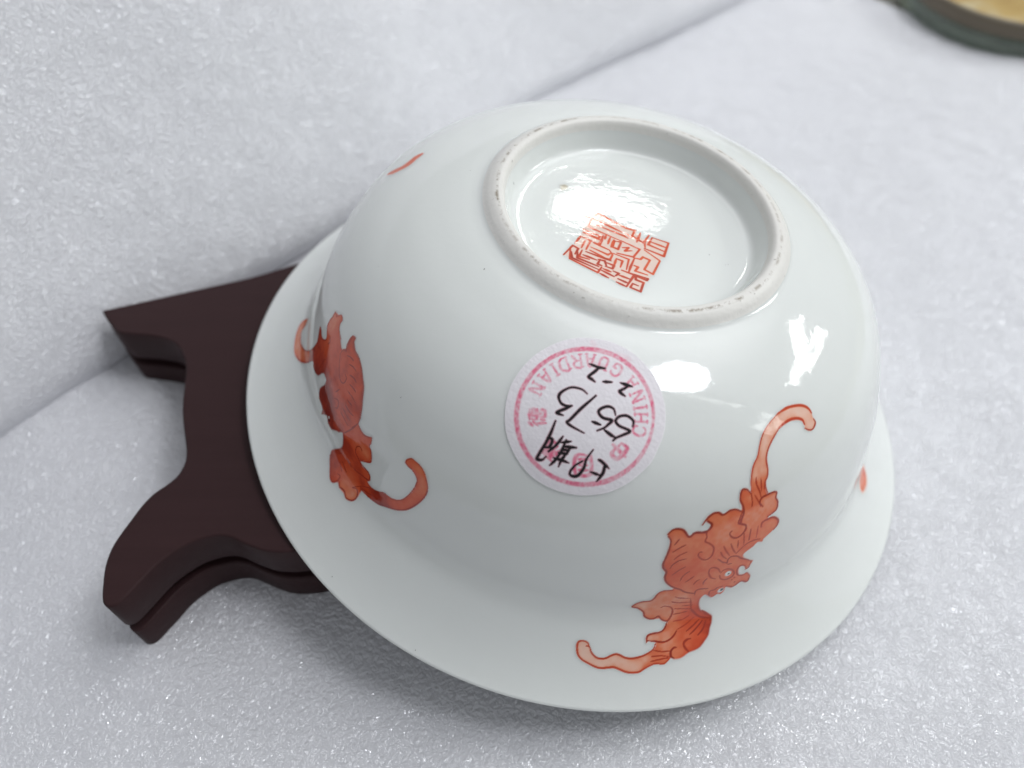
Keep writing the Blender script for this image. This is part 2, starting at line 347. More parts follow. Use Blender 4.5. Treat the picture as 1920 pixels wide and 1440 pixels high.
 'bat2': {'outline':[(374,656),(418,565),(484,556),(570,583),(668,668),(786,834),(840,976),(829,1031),(802,1066),(786,1108),(841,1123),(888,1114),(948,1159),(943,1200),(892,1232),(877,1281),(885,1326),(885,1378),(939,1408),(981,1446),(1014,1438),(1015,1404),(1045,1374),(1109,1358),(1166,1334),(1195,1350),(1209,1383),(1191,1423),(1197,1485),(1238,1507),(1248,1475),(1296,1451),(1359,1450),(1429,1425),(1485,1386),(1528,1350),(1563,1288),(1598,1210),(1614,1144),(1618,1114),(1628,1102),(1663,1092),(1704,1095),(1741,1122),(1756,1131),(1768,1094),(1764,1054),(1791,1026),(1815,965),(1795,928),(1742,881),(1767,857),(1818,864),(1849,848),(1857,812),(1843,787),(1881,778),(1931,800),(1981,834),(2045,854),(2104,902),(2140,983),(2160,1073),(2161,1135),(2142,1164),(2106,1183),(2069,1183),(2041,1189),(2045,1225),(2071,1255),(2105,1260),(2150,1254),(2186,1235),(2217,1198),(2240,1153),(2246,1091),(2232,1022),(2200,935),(2164,861),(2115,802),(2064,759),(2015,726),(1967,693),(1906,675),(1858,671),(1822,667),(1818,602),(1810,557),(1789,526),(1756,508),(1720,523),(1674,518),(1646,535),(1621,503),(1588,498),(1545,535),(1493,582),(1474,629),(1479,668),(1539,763),(1549,817),(1515,891),(1482,853),(1457,836),(1411,789),(1401,779),(1344,772),(1310,810),(1244,734),(1238,785),(1197,790),(1154,790),(1124,859),(1161,945),(1163,972),(1160,996),(1132,999),(1107,996),(1079,959),(1045,890),(972,843),(924,837),(885,846),(781,677),(698,568),(628,510),(562,483),(482,477),(406,481),(345,502),(322,553)],'strokes':[(0.104,1.0,[(405,670),(418,565),(484,556),(570,583),(668,668),(786,834),(840,976),(829,1031),(789,1107)]),(0.094,1.0,[(789,1107),(893,1111),(961,1171),(943,1200)]),(0.093,1.0,[(943,1200),(892,1232),(883,1287),(895,1338),(888,1377),(939,1380)]),(0.091,1.0,[(933,1382),(969,1437),(1014,1438),(1015,1404),(1045,1374),(1118,1360)]),(0.097,1.0,[(835,1028),(899,1022),(946,1044)]),(0.093,1.0,[(995,1244),(1021,1220),(1006,1183)]),(0.089,1.0,[(1186,1296),(1195,1350),(1227,1368),(1204,1386),(1195,1427),(1199,1483),(1239,1500)]),(0.09,1.0,[(1186,1296),(1230,1241),(1279,1192),(1321,1180),(1352,1198),(1357,1247),(1326,1255)]),(0.087,1.0,[(1235,1478),(1296,1451),(1359,1450),(1429,1425),(1485,1386),(1528,1350),(1563,1288),(1598,1210),(1615,1119),(1575,1020)]),(0.103,1.0,[(620,510),(695,569),(778,678),(883,848)]),(0.083,1.1,[(1257,1359),(1296,1383),(1334,1392)]),(0.082,1.1,[(1319,1341),(1363,1364),(1404,1367)]),(0.082,1.1,[(1370,1296),(1410,1315),(1450,1316)]),(0.082,1.1,[(1410,1251),(1454,1262),(1486,1263)]),(0.083,1.1,[(1418,1197),(1471,1205),(1522,1203)]),(0.083,1.1,[(1448,1144),(1503,1156)]),(0.084,1.1,[(1451,1095),(1512,1096),(1554,1110)]),(0.084,1.1,[(1436,1050),(1491,1045),(1538,1047)]),(0.085,1.1,[(1430,1002),(1490,998),(1540,996)]),(0.086,1.1,[(1337,1119),(1312,1062)]),(0.086,1.1,[(1326,1015),(1371,1042),(1387,990),(1351,953)]),(0.089,1.1,[(1152,905),(1205,917),(1243,890)]),(0.09,1.1,[(1244,734),(1238,785),(1165,806),(1135,873)]),(0.087,1.1,[(1318,825),(1375,861),(1404,804)]),(0.09,1.1,[(1053,1083),(1031,978),(1036,898)]),(0.098,1.0,[(1625,1099),(1668,1082),(1706,1090),(1748,1122)]),(0.098,1.0,[(1756,1131),(1766,1092),(1764,1054),(1791,1026),(1815,965),(1794,930),(1736,877)]),(0.1,1.0,[(1720,959),(1698,971),(1670,938),(1676,892),(1703,879),(1758,861),(1818,864),(1846,845),(1850,811),(1825,796),(1784,784),(1711,756),(1633,759)]),(0.104,1.0,[(1570,756),(1548,710),(1485,659)]),(0.106,1.0,[(1481,606),(1516,573),(1547,537),(1590,501),(1619,504),(1638,548),(1631,584),(1606,575)]),(0.104,1.0,[(1649,546),(1675,527),(1715,539),(1750,516),(1786,529),(1807,560),(1808,605),(1784,636),(1750,613)]),(0.093,1.0,[(1750,613),(1799,684),(1866,751),(1933,794),(1981,834),(2047,848),(2105,900),(2140,983),(2160,1073),(2161,1135),(2142,1164),(2106,1183),(2055,1189),(2045,1212),(2072,1253),(2107,1255),(2151,1250),(2194,1222)]),(0.098,1.0,[(2203,1205),(2238,1151),(2244,1088),(2228,1015),(2196,931),(2158,860),(2113,808),(2063,766),(2014,731),(1965,698),(1903,680),(1858,671),(1806,669)]),(0.101,1.0,[(1801,679),(1868,698),(1934,731),(1998,744)]),(0.104,1.0,[(1597,687),(1659,657)]),(0.105,1.0,[(1576,659),(1626,622)]),(0.103,1.0,[(1617,754),(1682,742)]),(0.106,1.0,[(1539,612),(1565,591)]),(0.1,1.0,[(1528,907),(1577,1006),(1609,1095)])],'dens':[(536,508,0.38),(699,629,0.45),(845,922,0.85),(1054,932,0.95),(936,1349,0.5),(1050,1263,0.62),(1223,1198,0.75),(1249,1435,0.75),(1464,1315,0.72),(1522,1125,0.75),(1373,1109,0.7),(1245,892,1.05),(1321,819,1.05),(1488,978,0.75),(1641,946,0.55),(1751,969,0.5),(1614,858,0.95),(1812,879,0.6),(1754,809,0.8),(1557,612,0.8),(1713,616,0.45),(1779,562,0.35),(1804,728,0.75),(1949,764,0.95),(2143,883,0.6),(2183,1164,0.48),(2096,1227,0.48)],'white':[(1337,826,0.2)],'black':[(1352,812,0.21)]},
 'tip_a': [(0.302,0.62,[(12302,1800),(12311,1890),(12266,1965),(12166,2002),(12129,2028)])],
 'tip_b': [(0.692,0.5,[(5747,556),(5679,512)]),(0.168,0.7,[(5783,557),(5768,519)]),(0.104,0.35,[(5418,905),(5429,829)])],
 'tip_c': [(0.342,0.25,[(21,1221),(116,1363)])],
 'st_center': (2998,2014),
 'st_edge': [(3571,2093),(3569,2053),(3564,2014),(3555,1975),(3543,1937),(3527,1900),(3509,1864),(3488,1829),(3465,1796),(3440,1764),(3412,1733),(3382,1705),(3351,1678),(3317,1654),(3283,1632),(3246,1611),(3209,1594),(3170,1580),(3131,1568),(3091,1559),(3050,1554),(3009,1551),(2968,1551),(2927,1554),(2886,1561),(2846,1571),(2807,1583),(2769,1598),(2731,1616),(2695,1636),(2661,1659),(2628,1684),(2598,1712),(2569,1741),(2542,1773),(2518,1806),(2496,1840),(2477,1876),(2461,1913),(2448,1951),(2438,1990),(2432,2030),(2430,2070),(2432,2110),(2439,2150),(2451,2189),(2467,2229),(2488,2267),(2516,2303),(2549,2338),(2588,2370),(2633,2400),(2683,2425),(2739,2448),(2799,2465),(2863,2479),(2929,2488),(2997,2491),(3065,2490),(3131,2483),(3195,2472),(3256,2456),(3312,2435),(3363,2411),(3409,2384),(3449,2354),(3482,2321),(3510,2285),(3532,2249),(3549,2210),(3561,2172),(3568,2132)],
 'st_ring': [(3480,2087),(3480,2060),(3479,2033),(3475,2006),(3469,1979),(3462,1953),(3452,1927),(3441,1902),(3429,1878),(3414,1854),(3399,1830),(3382,1808),(3363,1787),(3344,1766),(3323,1747),(3302,1728),(3279,1712),(3255,1696),(3231,1681),(3205,1668),(3179,1657),(3153,1647),(3125,1638),(3098,1631),(3070,1626),(3042,1622),(3013,1620),(2985,1620),(2957,1621),(2928,1624),(2900,1629),(2872,1635),(2845,1643),(2818,1653),(2792,1664),(2766,1676),(2741,1690),(2717,1706),(2694,1722),(2672,1740),(2651,1759),(2631,1780),(2613,1801),(2596,1823),(2580,1846),(2566,1870),(2553,1895),(2542,1920),(2533,1946),(2525,1973),(2520,2000),(2516,2027),(2515,2054),(2517,2082),(2520,2109),(2526,2136),(2535,2163),(2546,2190),(2561,2215),(2578,2240),(2597,2265),(2620,2288),(2646,2310),(2674,2330),(2706,2348),(2740,2365),(2776,2379),(2814,2392),(2855,2402),(2896,2409),(2939,2415),(2982,2417),(3026,2417),(3069,2415),(3111,2410),(3153,2402),(3192,2392),(3230,2380),(3266,2365),(3299,2349),(3330,2331),(3357,2312),(3382,2290),(3404,2267),(3423,2244),(3439,2219),(3452,2193),(3463,2167),(3471,2141),(3477,2114),(3480,2087)],
 'st_pink': [(0.095,0.62,[(3369,2023),(3352,2018),(3342,2001),(3350,1982),(3382,1971),(3416,1975),(3430,1991),(3428,2010),(3411,2019)]),(0.095,0.62,[(3347,2025),(3371,2023)]),(0.095,0.62,[(3438,2054),(3347,2046)]),(0.095,0.62,[(3435,2096),(3342,2089)]),(0.095,0.62,[(3392,2050),(3388,2093)]),(0.095,0.62,[(3438,2045),(3437,2063)]),(0.095,0.62,[(3348,2037),(3346,2056)]),(0.095,0.62,[(3436,2087),(3435,2106)]),(0.095,0.62,[(3343,2080),(3341,2098)]),(0.095,0.62,[(3424,2140),(3332,2119)]),(0.096,0.62,[(3427,2130),(3422,2150)]),(0.095,0.62,[(3335,2109),(3328,2129)]),(0.096,0.62,[(3404,2191),(3316,2155),(3379,2230),(3289,2193)]),(0.096,0.62,[(3409,2183),(3399,2200)]),(0.095,0.62,[(3322,2147),(3316,2155)]),(0.095,0.62,[(3295,2185),(3283,2201)]),(0.095,0.62,[(3343,2271),(3243,2234),(3296,2307)]),(0.096,0.62,[(3307,2259),(3277,2281)]),(0.096,0.62,[(3348,2266),(3335,2276)]),(0.096,0.62,[(3304,2301),(3289,2312)]),(0.096,0.62,[(3104,2314),(3106,2301),(3127,2289),(3157,2291),(3183,2315),(3190,2346),(3170,2362),(3136,2363),(3123,2340)]),(0.096,0.62,[(3144,2334),(3110,2343)]),(0.096,0.62,[(3054,2304),(3062,2363),(3050,2381),(3018,2382),(2997,2366),(2992,2307)]),(0.095,0.62,[(3067,2304),(3041,2305)]),(0.095,0.62,[(3005,2306),(2979,2308)]),(0.095,0.62,[(2935,2382),(2922,2300),(2862,2370)]),(0.096,0.62,[(2929,2353),(2885,2345)]),(0.096,0.62,[(2944,2383),(2924,2380)]),(0.096,0.62,[(2874,2372),(2853,2368)]),(0.095,0.62,[(2808,2354),(2859,2286),(2825,2272),(2801,2275),(2790,2291),(2799,2306),(2834,2320)]),(0.096,0.62,[(2807,2309),(2745,2328)]),(0.096,0.62,[(2820,2359),(2796,2350)]),(0.095,0.62,[(2871,2290),(2855,2284)]),(0.095,0.62,[(2701,2303),(2776,2247),(2752,2229),(2719,2227),(2694,2241),(2675,2262),(2677,2284),(2701,2303)]),(0.095,0.62,[(2710,2309),(2698,2300)]),(0.095,0.62,[(2785,2254),(2773,2245)]),(0.095,0.62,[(2625,2232),(2710,2190)]),(0.095,0.62,[(2632,2241),(2617,2223)]),(0.095,0.62,[(2717,2199),(2702,2182)]),(0.095,0.62,[(2593,2186),(2674,2136),(2573,2139)]),(0.095,0.62,[(2622,2168),(2608,2139)]),(0.095,0.62,[(2595,2192),(2590,2179)]),(0.095,0.62,[(2576,2147),(2570,2133)]),(0.095,0.62,[(2562,2091),(2655,2084),(2559,2048),(2650,2042)]),(0.095,0.62,[(2563,2100),(2562,2082)]),(0.094,0.62,[(2656,2094),(2655,2084)]),(0.094,0.62,[(2651,2051),(2649,2033)]),(0.153,0.62,[(3278,1912),(3321,1886),(3271,1823),(3228,1849),(3278,1912)]),(0.153,0.62,[(3224,1898),(3319,1840)]),(0.153,0.62,[(3104,1806),(3128,1704),(3040,1685),(3014,1786),(3104,1806)]),(0.153,0.62,[(3106,1721),(3053,1710)]),(0.153,0.62,[(3096,1749),(3049,1739)]),(0.153,0.62,[(3094,1783),(3034,1770)]),(0.153,0.62,[(3064,1776),(3079,1716)]),(0.153,0.62,[(3056,1756),(3045,1762)]),(0.124,0.62,[(2875,1713),(2796,1748)]),(0.124,0.62,[(2831,1721),(2840,1740)]),(0.124,0.62,[(2870,1727),(2810,1753)]),(0.123,0.62,[(2869,1739),(2820,1761),(2825,1772),(2875,1750),(2869,1739)]),(0.123,0.62,[(2895,1753),(2815,1788)]),(0.123,0.62,[(2905,1760),(2865,1778),(2886,1806)]),(0.123,0.62,[(2881,1762),(2918,1795)]),(0.123,0.62,[(2853,1786),(2821,1800),(2835,1828),(2868,1814),(2853,1786)]),(0.123,0.62,[(2651,1872),(2687,1864)]),(0.123,0.62,[(2676,1886),(2716,1876)]),(0.123,0.62,[(2703,1884),(2762,1906)]),(0.123,0.62,[(2652,1889),(2624,1940)]),(0.123,0.62,[(2630,1911),(2652,1919)]),(0.123,0.62,[(2666,1897),(2641,1944),(2663,1953),(2688,1906),(2666,1897)]),(0.123,0.62,[(2657,1914),(2679,1922)]),(0.123,0.62,[(2649,1928),(2671,1937)]),(0.123,0.62,[(2701,1906),(2671,1961)]),(0.123,0.62,[(2719,1915),(2746,1919)]),(0.123,0.62,[(2709,1925),(2738,1939),(2724,1967),(2710,1964)]),(0.123,0.62,[(2699,1939),(2709,1949)]),(0.123,0.62,[(2693,1961),(2708,1974)])],
 'st_black': [(0.198,1,[(2915,2318),(2989,2314),(3049,2318)]),(0.197,1,[(3005,2317),(2970,2278),(2937,2242),(2967,2233),(2996,2224)]),(0.199,1,[(3200,2254),(3296,2245)]),(0.198,1,[(3270,2245),(3219,2215),(3202,2201),(3251,2182)]),(0.195,1,[(2887,2050),(2848,2020),(2802,1986),(2823,1981),(2850,1982)]),(0.183,1,[(3059,2237),(3129,2247)]),(0.181,1,[(2966,2143),(2915,2158),(2838,2149),(2784,2106),(2776,2072),(2809,2043),(2849,2039),(2887,2050)]),(0.181,1,[(3033,2147),(2956,2053),(2905,1971),(2890,1952),(2926,1939),(3020,1922)]),(0.181,1,[(3204,2063),(3182,2096),(3138,2103),(3096,2084),(3080,2059),(3120,2033),(3185,2030),(3165,2001),(3144,1979),(3102,1955)]),(0.181,1,[(3054,1997),(3114,1991)]),(0.182,1,[(3337,2016),(3336,2049),(3286,2072),(3233,2060),(3212,2031),(3244,2007),(3323,1989),(3280,1961),(3241,1940),(3220,1919)]),(0.182,1,[(3147,1968),(3205,1945),(3232,1939)]),(0.19,1,[(3107,1845),(3080,1782),(3079,1729),(3055,1675),(3018,1665),(3004,1685),(3023,1729),(3060,1766)]),(0.189,1,[(3154,1795),(3176,1789),(3232,1758)]),(0.19,1,[(3199,1778),(3202,1733),(3191,1700),(3175,1669)]),(0.19,1,[(3123,1716),(3180,1709)]),(0.189,1,[(2815,1937),(2814,1867),(2806,1802),(2789,1717),(2790,1693),(2820,1700),(2836,1726)]),(0.188,1,[(2896,1869),(2872,1808),(2840,1759)]),(0.189,1,[(2803,1832),(2837,1832),(2837,1789),(2806,1771)]),(0.188,1,[(2897,1832),(2956,1856)]),(0.189,1,[(2923,1855),(2915,1783),(2900,1732),(2876,1684)]),(0.189,1,[(2967,1825),(2945,1769),(2932,1734),(2929,1694)]),(0.188,1,[(2920,1816),(2999,1830)]),(0.189,1,[(2902,1772),(2957,1781)]),(0.189,1,[(2883,1734),(2939,1736),(2981,1733)]),(0.189,1,[(2911,1794),(2958,1804)])],
 'st_smear': [(0.297,0.12,[(3079,2417),(3176,2409),(3248,2403)]),(0.193,0.1,[(2867,2458),(2919,2427)]),(0.221,0.14,[(2927,2329),(3040,2329)])],
 'seal_fill': [(295,6),(247,-58),(39,25),(-16,30),(-94,110),(-145,60),(-261,78),(-239,222),(-213,277),(-175,422),(-143,492),(-105,607),(-6,596),(182,525),(383,456),(423,431),(379,326),(340,213),(334,136)],
 'seal_strokes': [(0.133,0.85,[(334,2),(285,-6),(247,-63),(39,25),(-22,28),(-1,109),(34,81)]),(0.132,0.85,[(284,2),(67,76)]),(0.131,0.85,[(289,54),(48,110),(19,125)]),(0.131,0.85,[(285,-6),(300,99),(70,167)]),(0.129,0.85,[(334,136),(211,167),(219,195),(319,165)]),(0.129,0.85,[(330,168),(195,210)]),(0.128,0.85,[(340,213),(268,235),(288,331)]),(0.127,0.85,[(340,213),(368,295)]),(0.127,0.85,[(304,248),(321,326)]),(0.129,0.85,[(268,235),(212,256),(195,210),(191,152)]),(0.128,0.85,[(190,160),(200,260)]),(0.129,0.85,[(170,144),(176,187)]),(0.129,0.85,[(141,159),(150,227)]),(0.128,0.85,[(113,174),(126,251)]),(0.128,0.85,[(112,181),(63,181),(77,258),(116,247),(106,188)]),(0.128,0.85,[(65,165),(-69,208),(-33,299),(79,298)]),(0.128,0.85,[(48,231),(6,217),(29,258),(-18,241)]),(0.131,0.85,[(-11,90),(-96,142)]),(0.131,0.85,[(-61,40),(-42,144)]),(0.131,0.85,[(-122,44),(-95,118),(-104,180)]),(0.13,0.85,[(-145,60),(-261,78),(-237,223),(-100,189)]),(0.131,0.85,[(-145,60),(-123,141),(-239,174)]),(0.131,0.85,[(-143,109),(-248,131)]),(0.128,0.85,[(-101,204),(-213,277),(-175,422),(-115,396),(-145,293),(-96,278),(-82,306),(-34,306)]),(0.126,0.85,[(-40,312),(-21,404),(-15,452)]),(0.126,0.85,[(-45,380),(-72,387),(-55,430),(-139,441)]),(0.128,0.85,[(244,252),(134,285)]),(0.127,0.85,[(260,297),(139,334),(120,312)]),(0.126,0.85,[(262,330),(145,375)]),(0.126,0.85,[(134,285),(108,324),(119,375),(209,374)]),(0.127,0.85,[(110,308),(-4,332),(3,435)]),(0.127,0.85,[(79,353),(36,362),(45,426)]),(0.125,0.85,[(79,353),(88,425)]),(0.137,1.0,[(428,433),(380,322),(340,341),(354,400)]),(0.134,1.0,[(393,343),(383,456),(187,526),(167,467)]),(0.135,1.0,[(382,386),(369,443),(185,496)]),(0.135,1.0,[(344,357),(334,432),(188,467)]),(0.136,1.0,[(313,346),(326,414),(256,420)]),(0.136,1.0,[(302,390),(205,411)]),(0.136,1.0,[(286,353),(112,387)]),(0.136,1.0,[(196,400),(153,401),(138,443)]),(0.135,1.0,[(185,396),(196,446),(169,452)]),(0.135,1.0,[(142,413),(88,425),(95,458),(143,451)]),(0.134,1.0,[(164,496),(78,528)]),(0.133,1.0,[(171,529),(111,553)]),(0.134,1.0,[(156,478),(102,491)]),(0.135,1.0,[(88,478),(50,489),(68,517)]),(0.134,1.0,[(49,503),(-36,520)]),(0.133,1.0,[(50,540),(-24,561)]),(0.133,1.0,[(58,573),(-11,595)]),(0.135,1.0,[(33,452),(-53,469),(-11,595)]),(0.134,1.0,[(-52,462),(-147,476),(-138,493),(-63,473),(-66,510),(-119,522),(-106,611),(-37,593),(-49,553),(-86,562)])],
 'specks': [(12466,2518),(12333,2950),(9805,3214),(5918,3292),(5789,3167),(5833,3152),(1505,2469),(891,1870),(3286,2327),(1815,1537),(1986,60),(2550,19),(2929,14),(3192,29),(3597,57),(3893,472),(5100,1318),(5240,507),(4036,772),(4128,2577),(3070,2502),(1809,1187),(1155,650),(1488,230)],
 'spots': [(523,-256,0.71),(434,-58,0.34)],
 'stand': [(-998,478),(-1071,443),(-1192,392),(-1314,354),(-1433,317),(-1551,280),(-1645,251),(-1674,243),(-1684,239),(-1680,229),(-1662,205),(-1633,172),(-1596,135),(-1545,126),(-1487,119),(-1427,104),(-1380,77),(-1344,29),(-1320,-26),(-1309,-86),(-1300,-144),(-1288,-201),(-1271,-256),(-1252,-310),(-1238,-350),(-1230,-395),(-1238,-439),(-1261,-472),(-1295,-505),(-1320,-547),(-1338,-593),(-1355,-638),(-1367,-682),(-1368,-736),(-1357,-793),(-1347,-829),(-1336,-847),(-1320,-855),(-1303,-851),(-1286,-834),(-1256,-786),(-1222,-733),(-1182,-693),(-1139,-664),(-1082,-647),(-1036,-651),(-985,-674),(-931,-694),(-890,-699),(-850,-698)],
}

# ------------------------------------------------------------------ the setting: table and the two foam sheets
bm = bmesh.new()
bmesh.ops.create_grid(bm, x_segments=8, y_segments=8, size=0.6)
me = bpy.data.meshes.new('tabletop'); bm.to_mesh(me); bm.free()
k = NT('table_laminate')
nz = k.n('TexNoise', Scale=40.0, Detail=5.0); k.l(k.n('TexCoord').outputs['Object'], nz.inputs['Vector'])
k.l(k.mix(nz.outputs[0], (0.28, 0.28, 0.23), (0.36, 0.35, 0.29)), k.b.inputs['Base Color'])
tab = link('tabletop', me, k.m)
tab.location.z = -0.0065
tag(tab, kind='structure')

E_ = np.array([.70711, .70711]); B_ = np.array([-.70711, .70711]); P0 = np.array([-10., 88.5])


def ab(a, b):
    return P0 + a[..., None] * E_ + b[..., None] * B_


def crease(a):
    return -1 - 9.0 * sstep(5, 110, a) - 2.0 * (1 - sstep(-35, 15, a))


def foam_floor():
    a = np.r_[np.arange(-225, 112, 1.0), 112 + 4 * np.sin(np.linspace(0, np.pi / 2, 7))]
    za = np.r_[np.zeros(337), -4 * (1 - np.cos(np.linspace(0, np.pi / 2, 7)))]
    b = np.r_[np.arange(-205, 4, 1.0), 4 + 4 * np.sin(np.linspace(0, np.pi / 2, 7))]
    zb = np.r_[np.zeros(209), -4 * (1 - np.cos(np.linspace(0, np.pi / 2, 7)))]
    a = np.r_[a, a[-1]]; za = np.r_[za, -6.]
    b = np.r_[b, b[-1]]; zb = np.r_[zb, -6.]
    A, Bb = np.meshgrid(a, b, indexing='ij')
    Z = np.minimum(za[:, None], zb[None])
    XY = ab(A, Bb)
    und = .55 * vnoise(A / 26, Bb / 26, 1) + .25 * vnoise(A / 11, Bb / 11, 2) + .10 * vnoise(A / 3.1, Bb / 3.1, 3)
    und = und + .05 * vnoise(A / 1.6, Bb / 1.6, 4)
    # the sheet settles under the load of the rim and swells a little towards the back sheet
    rr = np.hypot(XY[..., 0] - 54, XY[..., 1])
    und = und - .5 * np.exp(-(rr / 14) ** 2)
    und = und + 2.2 * np.exp(-((XY[..., 0] + 92) / 26) ** 2 - ((XY[..., 1] + 4) / 20) ** 2)
    und = und + 3.4 * np.exp(-np.clip(crease(A) + 5.0 - Bb, 0, 99) / 5.5)
    Z = Z + und * (Z > -3)
    V = np.concatenate([XY, Z[..., None]], -1).reshape(-1, 3) * MM
    return np_mesh('foam_sheet', V, grid_faces(len(a), len(b)))


o = link('foam_sheet', foam_floor(), M['foam'])
tag(o, 'white sparkling foam sheet lying flat under the bowl and the stand', 'foam sheet', 'foam sheets')


def foam_back():
    """a second sheet standing on the first behind the bowl, leaning back, lower edge rounded"""
    ang = R(60); th = 14.0
    # cross-section in (b, z): up the front, over the top, down the back
    pr = []
    L = 92.0
    m = np.array([math.cos(ang), math.sin(ang)])
    r = 6.0
    c = np.array([3.2, r])                                  # centre of the rounded lower edge
    start = np.array([c[0], c[1]])
    for t in np.linspace(-math.pi / 2 - .3, -math.pi / 2 + ang - math.pi, 10):
        pr.append(start + r * np.array([math.cos(t), math.sin(t)]))
    f0 = pr[-1]
    for d in np.arange(1.2, L, 1.2):
        pr.append(f0 + m * d)
    e = pr[-1]
    ctr = e + np.array([math.sin(ang), -math.cos(ang)]) * (th / 2)
    for t in np.linspace(0, math.pi, 12)[1:]:
        pr.append(ctr + (th / 2) * (-np.array([math.sin(ang), -math.cos(ang)]) * math.cos(t) + m * math.sin(t)))
    e2 = pr[-1]
    for d in np.arange(4, L - 8, 4):
        pr.append(e2 - m * d)
    pr = np.array(pr)
    a = np.arange(-215, 170, 1.2)
    A = np.broadcast_to(a[:, None], (len(a), len(pr)))
    W = np.broadcast_to(np.arange(len(pr))[None] * 1.2, A.shape)
    wob = 1.3 * vnoise(A / 45, W / 45, 11) + .5 * vnoise(A / 17, W / 17, 12) + .10 * vnoise(A / 3.1, W / 3.1, 13)
    Bq = crease(A) + pr[None, :, 0] + 6 - 2.8 - wob * math.sin(ang) * 1.0
    Zq = pr[None, :, 1] + wob * math.cos(ang) * sstep(2, 14, np.broadcast_to(pr[None, :, 1], A.shape)) - .3
    XY = ab(A, Bq)
    V = np.concatenate([XY, Zq[..., None]], -1).reshape(-1, 3) * MM
    return np_mesh('foam_sheet', V, grid_faces(len(a), len(pr))[:, ::-1])


o = link('foam_sheet', foam_back(), M['foam'])
tag(o, 'white foam sheet rising like a slanted wall behind the bowl', 'foam sheet', 'foam sheets')


# ------------------------------------------------------------------ dark wooden stand
def smooth_poly(P, n=3):
    P = np.asarray(P, float)
    out = []
    N = len(P)
    for i in range(N):
        p0, p1, p2, p3 = P[i - 1], P[i], P[(i + 1) % N], P[(i + 2) % N]
        for t in np.arange(n) / n:
            out.append(.5 * (2 * p1 + (p2 - p0) * t + (2 * p0 - 5 * p1 + 4 * p2 - p3) * t * t + (3 * p1 - p0 - 3 * p2 + p3) * t ** 3))
    return np.array(out)


def prism(name, poly, z0, z1, bev, mat, parent):
    bm = bmesh.new()
    vs_ = [bm.verts.new((x * MM, y * MM, z0 * MM)) for x, y in poly]
    f = bm.faces.new(vs_)
    ex = bmesh.ops.extrude_face_region(bm, geom=[f])
    bmesh.ops.translate(bm, verts=[v for v in ex['geom'] if isinstance(v, bmesh.types.BMVert)], vec=(0, 0, (z1 - z0) * MM))
    bmesh.ops.recalc_face_normals(bm, faces=bm.faces)
    rim = [e for e in bm.edges if abs(e.verts[0].co.z - e.verts[1].co.z) < 1e-7]
    bmesh.ops.bevel(bm, geom=rim, offset=bev * MM, segments=2, profile=.5, affect='EDGES')
    me = bpy.data.meshes.new(name)
    bm.to_mesh(me); bm.free()
    me.polygons.foreach_set('use_smooth', [len(p.vertices) <= 4 for p in me.polygons])
    return link(name, me, mat, parent)


ST = [(x / 20, y / 20) for x, y in DATA['stand']]
hidden = [(-40, -34.4), (-36, -32.2), (-31, -28), (-27, -21), (-25, -12), (-25, 2), (-27, 14), (-30, 22), (-33, 26.5), (-35.5, 29.0), (-40, 27.5), (-45, 25.7)]
poly = smooth_poly(ST + hidden, 3)
stand = bpy.data.objects.new('wooden_stand', None)
col.objects.link(stand)
stand.location = (-0.055, -0.005, -0.0004)
tag(stand, 'dark brown wooden stand of two curved boards lying flat under the left of the bowl', 'stand')
pl = poly - np.array([-55., -5.])
prism('board', pl, 8.4, 15.3, .35, M['wood'], stand)
prism('board', pl, 0.0, 6.4, .35, M['wood'], stand)


core = [(-50, 20), (-62, 15), (-61, 5), (-58, -8), (-55, -20), (-57, -30), (-50, -30), (-42, -31), (-33, -24), (-30, -5), (-32, 20), (-40, 24)]
prism('spacer', smooth_poly(core, 2) - np.array([-55., -5.]), 6.42, 8.38, .05, M['wood'], stand)

# ------------------------------------------------------------------ porcelain bowl
CP = [(54.6, 0.5), (53.6, 1.2), (51.2, 3.1), (48.25, 5.9), (46.2, 8.2), (45.15, 10.4), (44.6, 12.6), (43.6, 16), (42.3, 20), (40.5, 24), (38.1, 28), (35.0, 31.3), (30.7, 34.15), (26.6, 35.9), (23.9, 36.75), (22.3, 37.12), (21.5, 37.35), (21.05, 37.7), (20.5, 38.25), (19.8, 38.68), (19.2, 38.82), (18.72, 38.72), (18.4, 38.3), (18.2, 37.6), (17.8, 36.5), (17.35, 35.4), (17.0, 34.92), (16.4, 34.66), (15, 34.59), (12, 34.58), (8, 34.57), (4, 34.56), (0, 34.56)]


def catmull(P, step=.25):
    P = np.array(P, float)
    Q = np.vstack([2 * P[0] - P[1], P, 2 * P[-1] - P[-2]])
    out = []
    for i in range(1, len(Q) - 2):
        p0, p1, p2, p3 = Q[i - 1:i + 3]
        t0 = 0
        t1 = t0 + max(1e-9, np.linalg.norm(p1 - p0)) ** .5
        t2 = t1 + max(1e-9, np.linalg.norm(p2 - p1)) ** .5
        t3 = t2 + max(1e-9, np.linalg.norm(p3 - p2)) ** .5
        n = max(2, int(np.ceil(np.linalg.norm(p2 - p1) / step)))
        t = np.linspace(t1, t2, n, endpoint=False)[:, None]
        A1 = (t1 - t) / (t1 - t0) * p0 + (t - t0) / (t1 - t0) * p1
        A2 = (t2 - t) / (t2 - t1) * p1 + (t - t1) / (t2 - t1) * p2
        A3 = (t3 - t) / (t3 - t2) * p2 + (t - t2) / (t3 - t2) * p3
        B1 = (t2 - t) / (t2 - t0) * A1 + (t - t0) / (t2 - t0) * A2
        B2 = (t3 - t) / (t3 - t1) * A2 + (t - t1) / (t3 - t1) * A3
        out.append((t2 - t) / (t2 - t1) * B1 + (t - t1) / (t2 - t1) * B2)
    out.append(P[-1:])
    return np.vstack(out)


